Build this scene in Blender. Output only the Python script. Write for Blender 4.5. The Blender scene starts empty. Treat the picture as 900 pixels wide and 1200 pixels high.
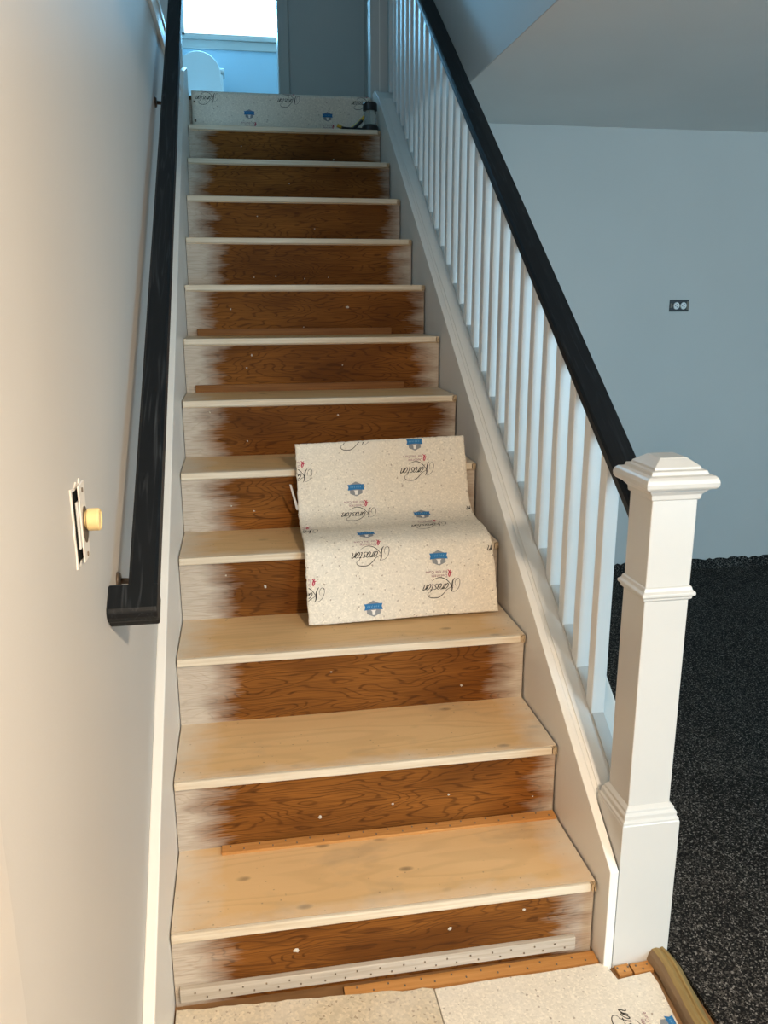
import bpy, bmesh, math, random
from mathutils import Vector, Matrix

# ------------------------------------------------------------------ camera
sc = bpy.context.scene
COL = sc.collection
CAM = Vector((.1983, -1.4947, 1.4602)); PITCH, YAW, ROLL = -.2504, .1692, -.0031; FPX = 968.64
fwd = Vector((math.sin(YAW)*math.cos(PITCH), math.cos(YAW)*math.cos(PITCH), math.sin(PITCH)))
right = Vector((math.cos(YAW), -math.sin(YAW), 0)); up = right.cross(fwd)
r2 = math.cos(ROLL)*right + math.sin(ROLL)*up; u2 = -math.sin(ROLL)*right + math.cos(ROLL)*up
cd = bpy.data.cameras.new('camera'); cam = bpy.data.objects.new('camera', cd); COL.objects.link(cam)
cam.matrix_world = Matrix(((r2.x, u2.x, -fwd.x, CAM.x), (r2.y, u2.y, -fwd.y, CAM.y), (r2.z, u2.z, -fwd.z, CAM.z), (0, 0, 0, 1)))
cd.sensor_fit = 'VERTICAL'; cd.sensor_height = 36; cd.sensor_width = 27; cd.lens = FPX/1200*36
cd.clip_start = .02; cd.clip_end = 60
sc.camera = cam

# ------------------------------------------------------------------ light
sc.view_settings.view_transform = 'Standard'; sc.view_settings.look = 'None'
sc.view_settings.gamma = 1; sc.view_settings.use_curve_mapping = False
sc.view_settings.exposure = 0.0
w = bpy.data.worlds.new('world'); sc.world = w; w.use_nodes = True
w.node_tree.nodes['Background'].inputs[0].default_value = (.42, .68, 1, 1)
w.node_tree.nodes['Background'].inputs[1].default_value = 1.2

def area(name, loc, target, sx, sy, power, color):
    l = bpy.data.lights.new(name, 'AREA'); l.shape = 'RECTANGLE'; l.size = sx; l.size_y = sy
    l.energy = power; l.color = color
    o = bpy.data.objects.new(name, l); COL.objects.link(o); o.location = loc
    o.rotation_euler = (Vector(target)-Vector(loc)).to_track_quat('-Z', 'Y').to_euler()
    return o
def lamp(name, loc, power, color, radius):
    l = bpy.data.lights.new(name, 'POINT'); l.energy = power; l.color = color; l.shadow_soft_size = radius
    o = bpy.data.objects.new(name, l); COL.objects.link(o); o.location = loc
    return o
WARM = (1, .81, .61); DAY = (.47, .79, 1)
la = area('ceiling_lamp_light', (.99, -2.25, 2.22), (.37, -2.15, 1.45), .2, .2, 121, WARM); la.data.shape = 'DISK'
area('living_room_window_daylight', (3.3, -4.26, 1.2), (3.3, 0, 1.2), 1.75, 1.45, 150, DAY)
area('bathroom_window_daylight', (.3, 5.93, 3.95), (.3, 0, 3.6), .9, .9, 56, (.20, .62, 1))
area('hall_window_daylight', (-.9, -.62, 3.75), (-.5, 3, 3.0), 1.1, 1.1, 11, (.36, .74, 1))

# ------------------------------------------------------------------ dimensions
W, RUN, R = .9403, .2631, .19
K = R/RUN
N = 12
LZ = 13*R            # landing level
LY = 12*RUN          # last riser
CEIL = 2.258
WX = -.022           # face of the left wall
FX = 1.10            # stairwell wall above the living-room ceiling
FARY = 2.536
random.seed(4)

# ------------------------------------------------------------------ node helpers
def mat(name, rough=.6, spec=.4):
    m = bpy.data.materials.new(name); m.use_nodes = True
    nt = m.node_tree; b = nt.nodes['Principled BSDF']
    b.inputs['Roughness'].default_value = rough
    b.inputs['Specular IOR Level'].default_value = spec
    return m, nt, b
def nd(nt, kind, **kw):
    n = nt.nodes.new(kind)
    for k, v in kw.items():
        if k in n.inputs: n.inputs[k].default_value = v
        else: setattr(n, k, v)
    return n
def math_(nt, op, a, b=None, c=None, clamp=False):
    n = nt.nodes.new('ShaderNodeMath'); n.operation = op; n.use_clamp = clamp
    for i, v in enumerate((a, b, c)):
        if v is None: continue
        if isinstance(v, (int, float)): n.inputs[i].default_value = v
        else: nt.links.new(v, n.inputs[i])
    return n.outputs[0]
def mixc(nt, f, a, b, blend='MIX'):
    n = nt.nodes.new('ShaderNodeMix'); n.data_type = 'RGBA'; n.blend_type = blend
    for s, v in ((n.inputs['Factor'], f), (n.inputs['A'], a), (n.inputs['B'], b)):
        if isinstance(v, (int, float)): s.default_value = v
        elif isinstance(v, tuple): s.default_value = (*v, 1) if len(v) == 3 else v
        else: nt.links.new(v, s)
    return n.outputs['Result']
def ramp(nt, f, stops, interp='LINEAR'):
    n = nt.nodes.new('ShaderNodeValToRGB'); n.color_ramp.interpolation = interp
    e = n.color_ramp.elements
    while len(e) < len(stops): e.new(.5)
    for el, (p, c) in zip(e, stops):
        el.position = p; el.color = (c, c, c, 1) if isinstance(c, (int, float)) else (*c, 1)
    nt.links.new(f, n.inputs[0]); return n.outputs[0]
def coords(nt, scale=(1, 1, 1), rand=0.0):
    tc = nd(nt, 'ShaderNodeTexCoord'); mp = nd(nt, 'ShaderNodeMapping')
    mp.inputs['Scale'].default_value = scale
    nt.links.new(tc.outputs['Object'], mp.inputs[0])
    if rand:
        oi = nd(nt, 'ShaderNodeObjectInfo')
        m = math_(nt, 'MULTIPLY', oi.outputs['Random'], rand)
        cmb = nd(nt, 'ShaderNodeCombineXYZ')
        for i in range(3): nt.links.new(m, cmb.inputs[i])
        nt.links.new(cmb.outputs[0], mp.inputs['Location'])
    return mp.outputs[0]
def noise(nt, vec, scale, detail=3, rough=.5, out=0):
    n = nd(nt, 'ShaderNodeTexNoise', Scale=scale, Detail=detail, Roughness=rough)
    nt.links.new(vec, n.inputs['Vector']); return n.outputs[out]
def voro(nt, vec, scale, out='Color', feature='F1', dim='3D'):
    n = nd(nt, 'ShaderNodeTexVoronoi', Scale=scale); n.feature = feature; n.voronoi_dimensions = dim
    nt.links.new(vec, n.inputs['Vector']); return n.outputs[out]
def bump(nt, b, h, strength=.2, dist=.002):
    n = nd(nt, 'ShaderNodeBump', Strength=strength, Distance=dist)
    nt.links.new(h, n.inputs['Height']); nt.links.new(n.outputs[0], b.inputs['Normal'])
def sep(nt):
    tc = nd(nt, 'ShaderNodeTexCoord'); s = nd(nt, 'ShaderNodeSeparateXYZ')
    nt.links.new(tc.outputs['Object'], s.inputs[0]); return s.outputs
def setc(nt, b, c):
    if isinstance(c, tuple): b.inputs['Base Color'].default_value = (*c, 1)
    else: nt.links.new(c, b.inputs['Base Color'])

# ------------------------------------------------------------------ materials
MAT = {}
def paint(key, col, rough=.6, spec=.35, orange=.12, var=.04):
    m, nt, b = mat(key, rough, spec)
    v = coords(nt)
    n = noise(nt, v, 1.7, 3)
    c2 = tuple(max(0, x*(1-var*2)) for x in col)
    setc(nt, b, mixc(nt, n, c2, tuple(min(1, x*(1+var)) for x in col)))
    bump(nt, b, noise(nt, v, 260, 2), orange, .001)
    MAT[key] = m
paint('wall_paint', (.59, .575, .545), .55, .35)
paint('bathroom_paint', (.52, .70, .82), .5, .35)
paint('ceiling_paint', (.86, .85, .82), .8, .2)
paint('baluster_white_lit', (.80, .79, .76), .33, .45, .05)  # trim paint made lighter: brighter daylight on the balusters put into the colour
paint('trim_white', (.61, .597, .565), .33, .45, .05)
paint('stair_white', (.84, .815, .765), .38, .45, .06)
paint('plastic_white', (.78, .78, .76), .3, .5, .0, .01)
paint('ceramic', (.86, .87, .87), .12, .6, .0, .01)
paint('switch_cream', (.80, .62, .30), .4, .5, .0, .02)
paint('painted_metal', (.80, .76, .70), .45, .4, .5, .08)
paint('black_plastic', (.012, .012, .013), .35, .5, .0, .01)
paint('dark_void', (.01, .012, .011), .9, .1, .0, .01)
paint('tool_yellow', (.55, .36, .03), .4, .5, .0, .02)
paint('outlet_grey', (.62, .64, .63), .4, .4, .0, .02)
paint('bracket_metal', (.10, .07, .045), .4, .6, .1, .1)
paint('paper_white', (.80, .77, .72), .9, .1, .2, .05)
paint('paint_chip', (.58, .53, .44), .9, .1, .2, .1)
paint('ink_black', (.035, .032, .03), .85, .1, .0, .02)
paint('ink_blue', (.035, .17, .38), .8, .15, .0, .04)
paint('ink_light_blue', (.14, .33, .56), .8, .15, .0, .04)
paint('ink_grey', (.26, .27, .28), .8, .15, .0, .06)
paint('ink_mauve', (.30, .14, .17), .85, .1, .0, .05)
paint('ink_pink', (.50, .05, .10), .85, .1, .0, .05)
paint('nail_steel', (.16, .12, .08), .4, .6, .0, .05)

def wood_riser():
    m, nt, b = mat('riser_wood', .7, .15)
    v = coords(nt, (1.5, 4, 7.5), 37)
    n = noise(nt, v, 1.6, 2.4, .5)
    cont = math_(nt, 'SINE', math_(nt, 'MULTIPLY', n, 150.0))
    line = ramp(nt, cont, ((.0, 0.0), (.62, .08), (.98, 1.0)))
    warp = noise(nt, coords(nt, (5, 20, 140), 11), 3, 3)
    line = math_(nt, 'MULTIPLY', line, ramp(nt, warp, ((.25, .25), (.7, 1.0))))
    tone = noise(nt, coords(nt, (1.2, 4, 4), 23), 2.2, 2)
    base = mixc(nt, ramp(nt, tone, ((.3, 0.0), (.7, 1.0))), (.12, .039, .005), (.27, .100, .017))
    fib = noise(nt, coords(nt, (2.2, 10, 150), 5), 3, 4)
    base = mixc(nt, math_(nt, 'MULTIPLY', ramp(nt, fib, ((.38, 0.0), (.68, 1.0))), .62), base, (.075, .023, .003))
    base = mixc(nt, math_(nt, 'MULTIPLY', line, .80), base, (.045, .013, .002))
    # old overspray of off-white paint towards both ends of the board
    s = sep(nt); oi = nd(nt, 'ShaderNodeObjectInfo'); rnd = oi.outputs['Random']
    e1 = noise(nt, coords(nt, (2, 3, 9), 51), 2.6, 4, .6)
    e2 = noise(nt, coords(nt, (3, 6, 110), 19), 3, 3)
    wob = math_(nt, 'ADD', math_(nt, 'MULTIPLY', math_(nt, 'SUBTRACT', e1, .5), .17), math_(nt, 'MULTIPLY', math_(nt, 'SUBTRACT', e2, .5), .09))
    xl = math_(nt, 'ADD', s[0], wob)
    lim = math_(nt, 'ADD', math_(nt, 'MULTIPLY', rnd, .06), .022)
    lm = math_(nt, 'DIVIDE', math_(nt, 'SUBTRACT', math_(nt, 'ADD', lim, .085), xl), .10, clamp=True)
    xr = math_(nt, 'ADD', math_(nt, 'SUBTRACT', W, s[0]), wob)
    rm = math_(nt, 'DIVIDE', math_(nt, 'SUBTRACT', math_(nt, 'ADD', lim, .035), xr), .095, clamp=True)
    msk = math_(nt, 'MAXIMUM', lm, rm)
    msk = math_(nt, 'MULTIPLY', msk, ramp(nt, e2, ((.2, .55), (.55, .9))))
    white = mixc(nt, math_(nt, 'MULTIPLY', line, .30), (.56, .50, .42), (.40, .30, .20))
    setc(nt, b, mixc(nt, msk, base, white))
    bump(nt, b, math_(nt, 'ADD', line, fib), .25, .0015)
    MAT['riser_wood'] = m
wood_riser()
def wood_tread():
    m, nt, b = mat('tread_wood', .6, .25)
    v = coords(nt, (1.1, 9, 4), 41)
    n = noise(nt, v, 1.2, 1.5, .4)
    line = ramp(nt, math_(nt, 'SINE', math_(nt, 'MULTIPLY', n, 60.0)), ((.2, 0.0), (1, 1.0)))
    tone = noise(nt, coords(nt, (1, 3, 3), 13), 2.0, 3)
    base = mixc(nt, tone, (.63, .385, .165), (.78, .53, .28))
    base = mixc(nt, math_(nt, 'MULTIPLY', line, .20), base, (.42, .26, .12))
    fib = noise(nt, coords(nt, (3, 160, 30), 7), 3, 4)
    base = mixc(nt, math_(nt, 'MULTIPLY', fib, .18), base, (.42, .28, .15))
    # knots
    kv = coords(nt, (1.0, 2.1, 1), 29)
    kd = voro(nt, kv, 3.4, 'Distance', dim='2D')
    kn = ramp(nt, kd, ((.0, 1.0), (.035, .75), (.07, .0)))
    kn = math_(nt, 'MULTIPLY', kn, ramp(nt, noise(nt, coords(nt, (1, 1, 1), 71), 3.1, 1), ((.48, 0.0), (.56, 1.0))))
    base = mixc(nt, math_(nt, 'MULTIPLY', kn, .75), base, (.17, .115, .065))
    stn = noise(nt, coords(nt, (1.2, 2, 1), 83), 3.3, 4, .65)
    base = mixc(nt, math_(nt, 'MULTIPLY', ramp(nt, stn, ((.56, 0.0), (.72, 1.0))), .45), base, (.36, .27, .18))
    # whitish overspray on the margins
    s = sep(nt)
    e1 = noise(nt, coords(nt, (4, 6, 9), 51), 2.2, 4, .6)
    wob = math_(nt, 'MULTIPLY', math_(nt, 'SUBTRACT', e1, .5), .16)
    lm = math_(nt, 'DIVIDE', math_(nt, 'SUBTRACT', .11, math_(nt, 'ADD', s[0], wob)), .10, clamp=True)
    rm = math_(nt, 'DIVIDE', math_(nt, 'SUBTRACT', .10, math_(nt, 'ADD', math_(nt, 'SUBTRACT', W, s[0]), wob)), .10, clamp=True)
    msk = math_(nt, 'MULTIPLY', math_(nt, 'MAXIMUM', lm, rm), .72)
    msk = math_(nt, 'MAXIMUM', msk, math_(nt, 'MULTIPLY', math_(nt, 'DIVIDE', math_(nt, 'SUBTRACT', .045, math_(nt, 'ADD', s[1], math_(nt, 'MULTIPLY', wob, .6))), .05, clamp=True), .5))
    col = mixc(nt, msk, base, (.70, .635, .535))
    # specks and stains of old glue
    sp = voro(nt, coords(nt, (1, 1, 1), 61), 26, 'Distance', dim='2D')
    sm = math_(nt, 'MULTIPLY', ramp(nt, sp, ((.0, 1.0), (.07, .0))), ramp(nt, noise(nt, coords(nt, (1, 1, 1), 17), 9, 2), ((.50, 0.0), (.62, 1.0))))
    col = mixc(nt, math_(nt, 'MULTIPLY', sm, .75), col, (.12, .09, .06))
    setc(nt, b, col); bump(nt, b, math_(nt, 'ADD', fib, line), .15, .001)
    MAT['tread_wood'] = m
wood_tread()
def plain_wood(key, c1, c2, sc_=(2, 60, 60), rough=.6, spec=.3, amount=1.0):
    m, nt, b = mat(key, rough, spec)
    n = noise(nt, coords(nt, sc_, 31), 2.4, 4, .55)
    n2 = noise(nt, coords(nt, (1, 1, 1), 9), 6, 2)
    c = mixc(nt, ramp(nt, n, ((.3, 0.0), (.7, 1.0))), c1, c2)
    c = mixc(nt, math_(nt, 'MULTIPLY', n2, .25), c, tuple(x*.6 for x in c1))
    setc(nt, b, c); bump(nt, b, n, .2, .001); MAT[key] = m
plain_wood('nosing_wood', (.62, .51, .37), (.76, .68, .55))
plain_wood('raw_wood', (.40, .29, .17), (.62, .49, .33), (4, 80, 80))
plain_wood('tack_orange', (.46, .205, .055), (.60, .30, .10))
plain_wood('tack_brown', (.17, .062, .012), (.27, .11, .024))
plain_wood('tack_painted', (.42, .36, .29), (.58, .52, .44))
plain_wood('subfloor', (.20, .105, .045), (.33, .18, .075), (3, 12, 3))
plain_wood('moulding_gold', (.25, .165, .06), (.33, .225, .085), (60, 3, 60), .5)
plain_wood('moulding_side', (.20, .13, .075), (.26, .175, .10), (60, 3, 60), .5)
def black_rail():
    m, nt, b = mat('rail_black', .5, .28)
    tc = nd(nt, 'ShaderNodeTexCoord'); rt = nd(nt, 'ShaderNodeMapping')
    rt.inputs['Rotation'].default_value = (-math.atan(K), 0, 0)
    nt.links.new(tc.outputs['Object'], rt.inputs[0])
    def sc2(v):
        mp = nd(nt, 'ShaderNodeMapping'); mp.inputs['Scale'].default_value = v
        nt.links.new(rt.outputs[0], mp.inputs[0]); return mp.outputs[0]
    n = noise(nt, sc2((14, .8, 9)), 2.2, 1.5)
    ln = ramp(nt, math_(nt, 'SINE', math_(nt, 'MULTIPLY', n, 55.0)), ((.55, 0.0), (1, 1.0)))
    f = noise(nt, sc2((160, 4, 160)), 2, 3)
    big = noise(nt, sc2((3, 1.5, 3)), 1.5, 2)
    k = math_(nt, 'MULTIPLY', math_(nt, 'MULTIPLY', ln, ramp(nt, f, ((.4, 0.0), (.7, 1.0)))), ramp(nt, big, ((.4, .15), (.65, 1.0))))
    c = mixc(nt, k, (.004, .0055, .0075), (.050, .058, .066))
    setc(nt, b, c); bump(nt, b, f, .12, .001); MAT['rail_black'] = m
black_rail()
def pad_mat(key, base, flakes, specks, sc_):
    m, nt, b = mat(key, .92, .12)
    v = coords(nt)
    cell = voro(nt, v, sc_, 'Color')
    bw = nd(nt, 'ShaderNodeSeparateColor'); nt.links.new(cell, bw.inputs[0])
    c = mixc(nt, math_(nt, 'MULTIPLY', bw.outputs[0], flakes), base, tuple(x*.55 for x in base))
    c = mixc(nt, math_(nt, 'MULTIPLY', ramp(nt, bw.outputs[1], ((.82, 0.0), (.9, 1.0))), .5), c, tuple(min(1, x*1.2) for x in base))
    c = mixc(nt, math_(nt, 'MULTIPLY', ramp(nt, bw.outputs[2], ((1-specks, 0.0), (1-specks+.015, 1.0))), .6), c, (.22, .15, .10))
    big = noise(nt, v, 6, 3)
    c = mixc(nt, math_(nt, 'MULTIPLY', ramp(nt, big, ((.45, 0.0), (.75, 1.0))), .35), c, (.74, .70, .64))
    setc(nt, b, c); bump(nt, b, bw.outputs[0], .35, .002); MAT[key] = m
pad_mat('pad_foam', (.78, .71, .60), .30, .02, 240)
pad_mat('pad_foam_coarse', (.66, .56, .41), .42, .05, 190)
def carpet():
    m, nt, b = mat('carpet_charcoal', .95, .15)
    v = coords(nt)
    c1 = nd(nt, 'ShaderNodeSeparateColor'); nt.links.new(voro(nt, v, 290, 'Color'), c1.inputs[0])
    big = noise(nt, v, 5, 4, .6)
    t = math_(nt, 'ADD', c1.outputs[0], math_(nt, 'MULTIPLY', math_(nt, 'SUBTRACT', big, .5), .5))
    c = mixc(nt, ramp(nt, t, ((.55, 0.0), (1.0, 1.0))), (.009, .0082, .0078), (.10, .088, .076))
    c = mixc(nt, ramp(nt, c1.outputs[1], ((.90, 0.0), (.94, 1.0))), c, (.24, .22, .195))
    setc(nt, b, c); bump(nt, b, c1.outputs[0], .9, .006); MAT['carpet_charcoal'] = m
carpet()
def emis(key, col, st):
    m, nt, b = mat(key, .4)
    v = coords(nt)
    d = noise(nt, v, 45, 2)
    c = mixc(nt, ramp(nt, d, ((.35, 0.0), (.5, 1.0))), tuple(x*.86 for x in col), col)
    setc(nt, b, (.7, .75, .8))
    nt.links.new(c, b.inputs['Emission Color']); b.inputs['Emission Strength'].default_value = st
    MAT[key] = m
emis('daylit_glass', (.72, .90, 1), 2.4)
def glass():
    m, nt, b = mat('clear_glass', .04, .5)
    b.inputs['Base Color'].default_value = (.75, .82, .84, 1)
    b.inputs['Transmission Weight'].default_value = .9
    MAT['clear_glass'] = m
glass()

# ------------------------------------------------------------------ mesh helpers
def bm_box(bm, a, b):
    vs = [bm.verts.new((x, y, z)) for z in (a[2], b[2]) for y in (a[1], b[1]) for x in (a[0], b[0])]
    for f in ((0, 2, 3, 1), (4, 5, 7, 6), (0, 1, 5, 4), (2, 6, 7, 3), (0, 4, 6, 2), (1, 3, 7, 5)):
        bm.faces.new([vs[i] for i in f])
def boxes(*bs):
    bm = bmesh.new()
    for a, b in bs: bm_box(bm, a, b)
    return bm
def prism_x(poly, x0, x1):          # poly in (y, z), extruded along x
    bm = bmesh.new()
    A = [bm.verts.new((x0, y, z)) for y, z in poly]; B = [bm.verts.new((x1, y, z)) for y, z in poly]
    bm.faces.new(A); bm.faces.new(B[::-1]); n = len(poly)
    for i in range(n): bm.faces.new((A[i], B[i], B[(i+1) % n], A[(i+1) % n]))
    bmesh.ops.recalc_face_normals(bm, faces=bm.faces); return bm
def prism_z(poly, z0, z1):
    bm = bmesh.new()
    A = [bm.verts.new((x, y, z0)) for x, y in poly]; B = [bm.verts.new((x, y, z1)) for x, y in poly]
    bm.faces.new(A); bm.faces.new(B[::-1]); n = len(poly)
    for i in range(n): bm.faces.new((A[i], B[i], B[(i+1) % n], A[(i+1) % n]))
    bmesh.ops.recalc_face_normals(bm, faces=bm.faces); return bm
def loft(rings, closed=True, caps=True):
    bm = bmesh.new(); V = [[bm.verts.new(p) for p in r] for r in rings]
    n = len(rings[0])
    for a, b in zip(V, V[1:]):
        for i in range(n if closed else n-1): bm.faces.new((a[i], a[(i+1) % n], b[(i+1) % n], b[i]))
    if caps: bm.faces.new(V[0][::-1]); bm.faces.new(V[-1])
    bmesh.ops.recalc_face_normals(bm, faces=bm.faces); return bm
def square_stack(prof):              # (half width, z) about the z axis
    return loft([[(-h, -h, z), (h, -h, z), (h, h, z), (-h, h, z)] for h, z in prof])
def lathe(prof, n=24):
    return loft([[(r*math.cos(2*math.pi*i/n), r*math.sin(2*math.pi*i/n), z) for i in range(n)] for r, z in prof])
def sweep(pts, prof):                # profile (side, up) along a polyline
    rings = []
    for i, p in enumerate(pts):
        p = Vector(p); a = Vector(pts[max(i-1, 0)]); b = Vector(pts[min(i+1, len(pts)-1)])
        t = (b-a).normalized(); s = t.cross(Vector((0, 0, 1))).normalized(); u = s.cross(t)
        rings.append([p + s*x + u*z for x, z in prof])
    return loft(rings)
def circ(r, n=10): return [(r*math.cos(2*math.pi*i/n), r*math.sin(2*math.pi*i/n)) for i in range(n)]

def to_mesh(name, bm, m):
    me = bpy.data.meshes.new(name); bmesh.ops.recalc_face_normals(bm, faces=bm.faces) if not getattr(bm, 'keep', False) else None
    bm.to_mesh(me); bm.free(); me.materials.append(MAT[m]); return me
def obj(name, me, m=None, parent=None, loc=(0, 0, 0), bevel=0, smooth=False, seg=2):
    if isinstance(me, bmesh.types.BMesh): me = to_mesh(name, me, m)
    o = bpy.data.objects.new(name, me); COL.objects.link(o)
    o.location = Vector(loc)
    if parent is not None:
        o.parent = parent
        base = Vector(parent['base']) if 'base' in parent else Vector((0, 0, 0))
        o.location = Vector(loc)-base
        o['base'] = list(loc)
    if bevel:
        md = o.modifiers.new('bevel', 'BEVEL'); md.width = bevel; md.segments = seg; md.limit_method = 'ANGLE'
    if smooth:
        for p in me.polygons: p.use_smooth = True
    return o
def thing(name, label, cat, loc=(0, 0, 0), group=None):
    o = bpy.data.objects.new(name, None); COL.objects.link(o); o.location = loc; o.empty_display_size = .05
    o['label'] = label; o['category'] = cat; o['base'] = list(loc)
    if group: o['group'] = group
    return o
def tag(o, label, cat, group=None):
    o['label'] = label; o['category'] = cat
    if group: o['group'] = group
    return o
def struct(name, bm, m, label=None, cat=None, bevel=0):
    o = obj(name, bm, m, bevel=bevel); o['kind'] = 'structure'
    o['label'] = label or name.replace('_', ' '); o['category'] = cat or name.split('_')[0]
    o['base'] = [0, 0, 0]
    return o

# ================================================================== the room
struct('floor', boxes(((-.14, -4.3, -.12), (4.7, LY+.2, 0))), 'subfloor', 'brown wooden subfloor under the padding at the foot of the stairs')
wl = struct('wall_left', boxes(((WX-.115, -4.3, 0), (WX, 3.2, 2.375))), 'wall_paint', 'cream grey painted wall with the black handrail on it')
struct('wall_far', boxes(((FX-.02, FARY, 0), (4.7, FARY+.1, CEIL))), 'wall_paint', 'blue grey wall beyond the charcoal carpet, holding the outlet')
struct('wall_right', boxes(((4.6, -4.3, 0), (4.7, FARY, CEIL))), 'wall_paint', 'grey side wall of the carpeted room')
struct('wall_entry', boxes(((1.14, -4.2, 0), (1.24, -1.6, CEIL))), 'wall_paint', 'grey partition between the entry and the carpeted room')
# back wall with a real window opening
wx0, wx1, wz0, wz1 = 2.4, 4.2, .45, 1.95
struct('wall_back', boxes(((WX, -4.3, 0), (wx0, -4.2, CEIL)), ((wx1, -4.3, 0), (4.6, -4.2, CEIL)),
                          ((wx0, -4.3, 0), (wx1, -4.2, wz0)), ((wx0, -4.3, wz1), (wx1, -4.2, CEIL))), 'wall_paint', 'grey wall behind the viewer with the daylight window')
wf = struct('window_2', boxes(((wx0-.06, -4.2, wz0-.06), (wx0, -4.18, wz1+.06)), ((wx1, -4.2, wz0-.06), (wx1+.06, -4.18, wz1+.06)),
                              ((wx0, -4.2, wz1), (wx1, -4.18, wz1+.06)), ((wx0, -4.2, wz0-.06), (wx1, -4.17, wz0))), 'trim_white', 'white framed living room window', 'window')
struct('ceiling', boxes(((FX+.0045, -.6, CEIL), (4.7, FARY+.1, CEIL+.1)), ((WX, -4.3, CEIL), (4.7, -.6, CEIL+.1))), 'ceiling_paint', 'pale grey ceiling over the carpeted room')
struct('wall_stairwell', boxes(((FX, -.6, CEIL), (FX+.004, FARY, 4.9)), ((FX, FARY, CEIL-.1), (FX+.1, 6.1, 4.9))), 'wall_paint', 'dim blue grey wall above the ceiling edge beside the stair railing')
struct('wall_upper_front', boxes(((WX, -.7, 2.13), (1.14, -.6, CEIL-.001)), ((-1.75, -.7, CEIL+.1), (-1.45, -.6, 4.9)), ((-.35, -.7, CEIL+.1), (FX+.004, -.6, 4.9)), ((-1.45, -.7, CEIL+.1), (-.35, -.6, 3.2)), ((-1.45, -.7, 4.3), (-.35, -.6, 4.9))), 'wall_paint', 'grey wall over the entry side of the stairwell, with an added light-blocking header')  # first box: unseen header added below the ceiling to shade the upper risers
struct('ceiling_upper', boxes(((-1.75, -.7, 4.9), (FX+.1, 6.15, 5.0))), 'ceiling_paint', 'pale ceiling of the upper floor')
# upper floor
struct('floor_upper', boxes(((-1.75, LY+.03, LZ-.2), (FX, 6.1, LZ)), ((-1.75, -.6, LZ-.2), (WX-.115, LY+.03, LZ))), 'subfloor', 'upper landing floor at the head of the stairs')
struct('wall_hall', boxes(((-1.75, -.6, LZ), (-1.65, 6.1, 4.9))), 'wall_paint', 'grey wall on the left of the upper hall')
struct('wall_under_landing', boxes(((WX-.115, 3.25, 0), (FX+.1, 3.35, LZ-.2))), 'wall_paint', 'grey wall closing the space beneath the stairs')
DX0, DX1, DY = -.26, .545, 4.5
struct('wall_landing', boxes(((DX1, DY, LZ), (FX, DY+.1, 4.9)), ((-1.65, DY, LZ), (DX0, DY+.1, 4.9)), ((DX0, DY, LZ+2.03), (DX1, DY+.1, 4.9))), 'wall_paint', 'blue grey landing wall right of the bathroom doorway')
dr = struct('door_1', boxes(((DX1-.015, DY-.018, LZ), (DX1+.055, DY, LZ+2.09)), ((DX1-.015, DY, LZ), (DX1, DY+.12, LZ+2.03))), 'trim_white', 'white casing around the open bathroom doorway', 'door', .003)
obj('casing', boxes(((DX0-.055, DY-.018, LZ), (DX0+.015, DY, LZ+2.09))), 'trim_white', dr, bevel=.003)
obj('casing', boxes(((DX0+.015, DY-.018, LZ+2.02), (DX1-.015, DY, LZ+2.09))), 'trim_white', dr, bevel=.003)
# bathroom window wall
bx0, bx1, bz0, bz1 = -.155, .80, 3.51, 4.45
BY = 6.0
struct('wall_bathroom', boxes(((-1.65, BY, LZ), (bx0, BY+.1, 4.9)), ((bx1, BY, LZ), (FX, BY+.1, 4.9)), ((bx0, BY, LZ), (bx1, BY+.1, bz0)), ((bx0, BY, bz1), (bx1, BY+.1, 4.9))), 'bathroom_paint', 'bright blue bathroom wall below the window')
w1 = struct('window_1', boxes(((bx0-.07, BY-.018, bz0-.02), (bx0, BY, bz1+.07)), ((bx1, BY-.018, bz0-.02), (bx1+.07, BY, bz1+.07)), ((bx0, BY-.018, bz1), (bx1, BY, bz1+.07))), 'trim_white', 'bright frosted bathroom window seen through the doorway', 'window', .003)
obj('window_sill', boxes(((bx0-.09, BY-.04, bz0-.025), (bx1+.09, BY, bz0)), ((bx0-.07, BY-.018, bz0-.09), (bx1+.07, BY, bz0-.025))), 'trim_white', w1, bevel=.003)
obj('sash', boxes(((bx0, BY+.02, bz0), (bx0+.03, BY+.05, bz1)), ((bx1-.03, BY+.02, bz0), (bx1, BY+.05, bz1)), ((bx0, BY+.02, bz0), (bx1, BY+.05, bz0+.03)), ((bx0, BY+.02, bz1-.03), (bx1, BY+.05, bz1))), 'trim_white', w1)
obj('pane', boxes(((bx0+.03, BY+.03, bz0+.03), (bx1-.03, BY+.04, bz1-.03))), 'daylit_glass', w1)
# trim
struct('trim_1', boxes(((WX-.13, -.6, 2.375), (WX+.016, 3.2, 2.40)), ((WX, -.6, 2.31), (WX+.012, 3.2, 2.375))), 'stair_white', 'painted board capping the left stair wall', 'trim', .003)
struct('trim_2', boxes(((WX, -.965, 0), (WX+.018, -.876, 2.1))), 'trim_white', 'white door casing at the near end of the left wall', 'trim', .006)
struct('trim_3', boxes(((WX-.115, 3.2, 2.3), (WX, 3.3, 4.9))), 'trim_white', 'white painted end of the partition at the stair head', 'trim', .004)
struct('baseboard_left', boxes(((WX, -.876, 0), (-.006, -.30, .20))), 'trim_white', 'white baseboard running into the left stair skirt', 'baseboard', .002)
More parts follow.
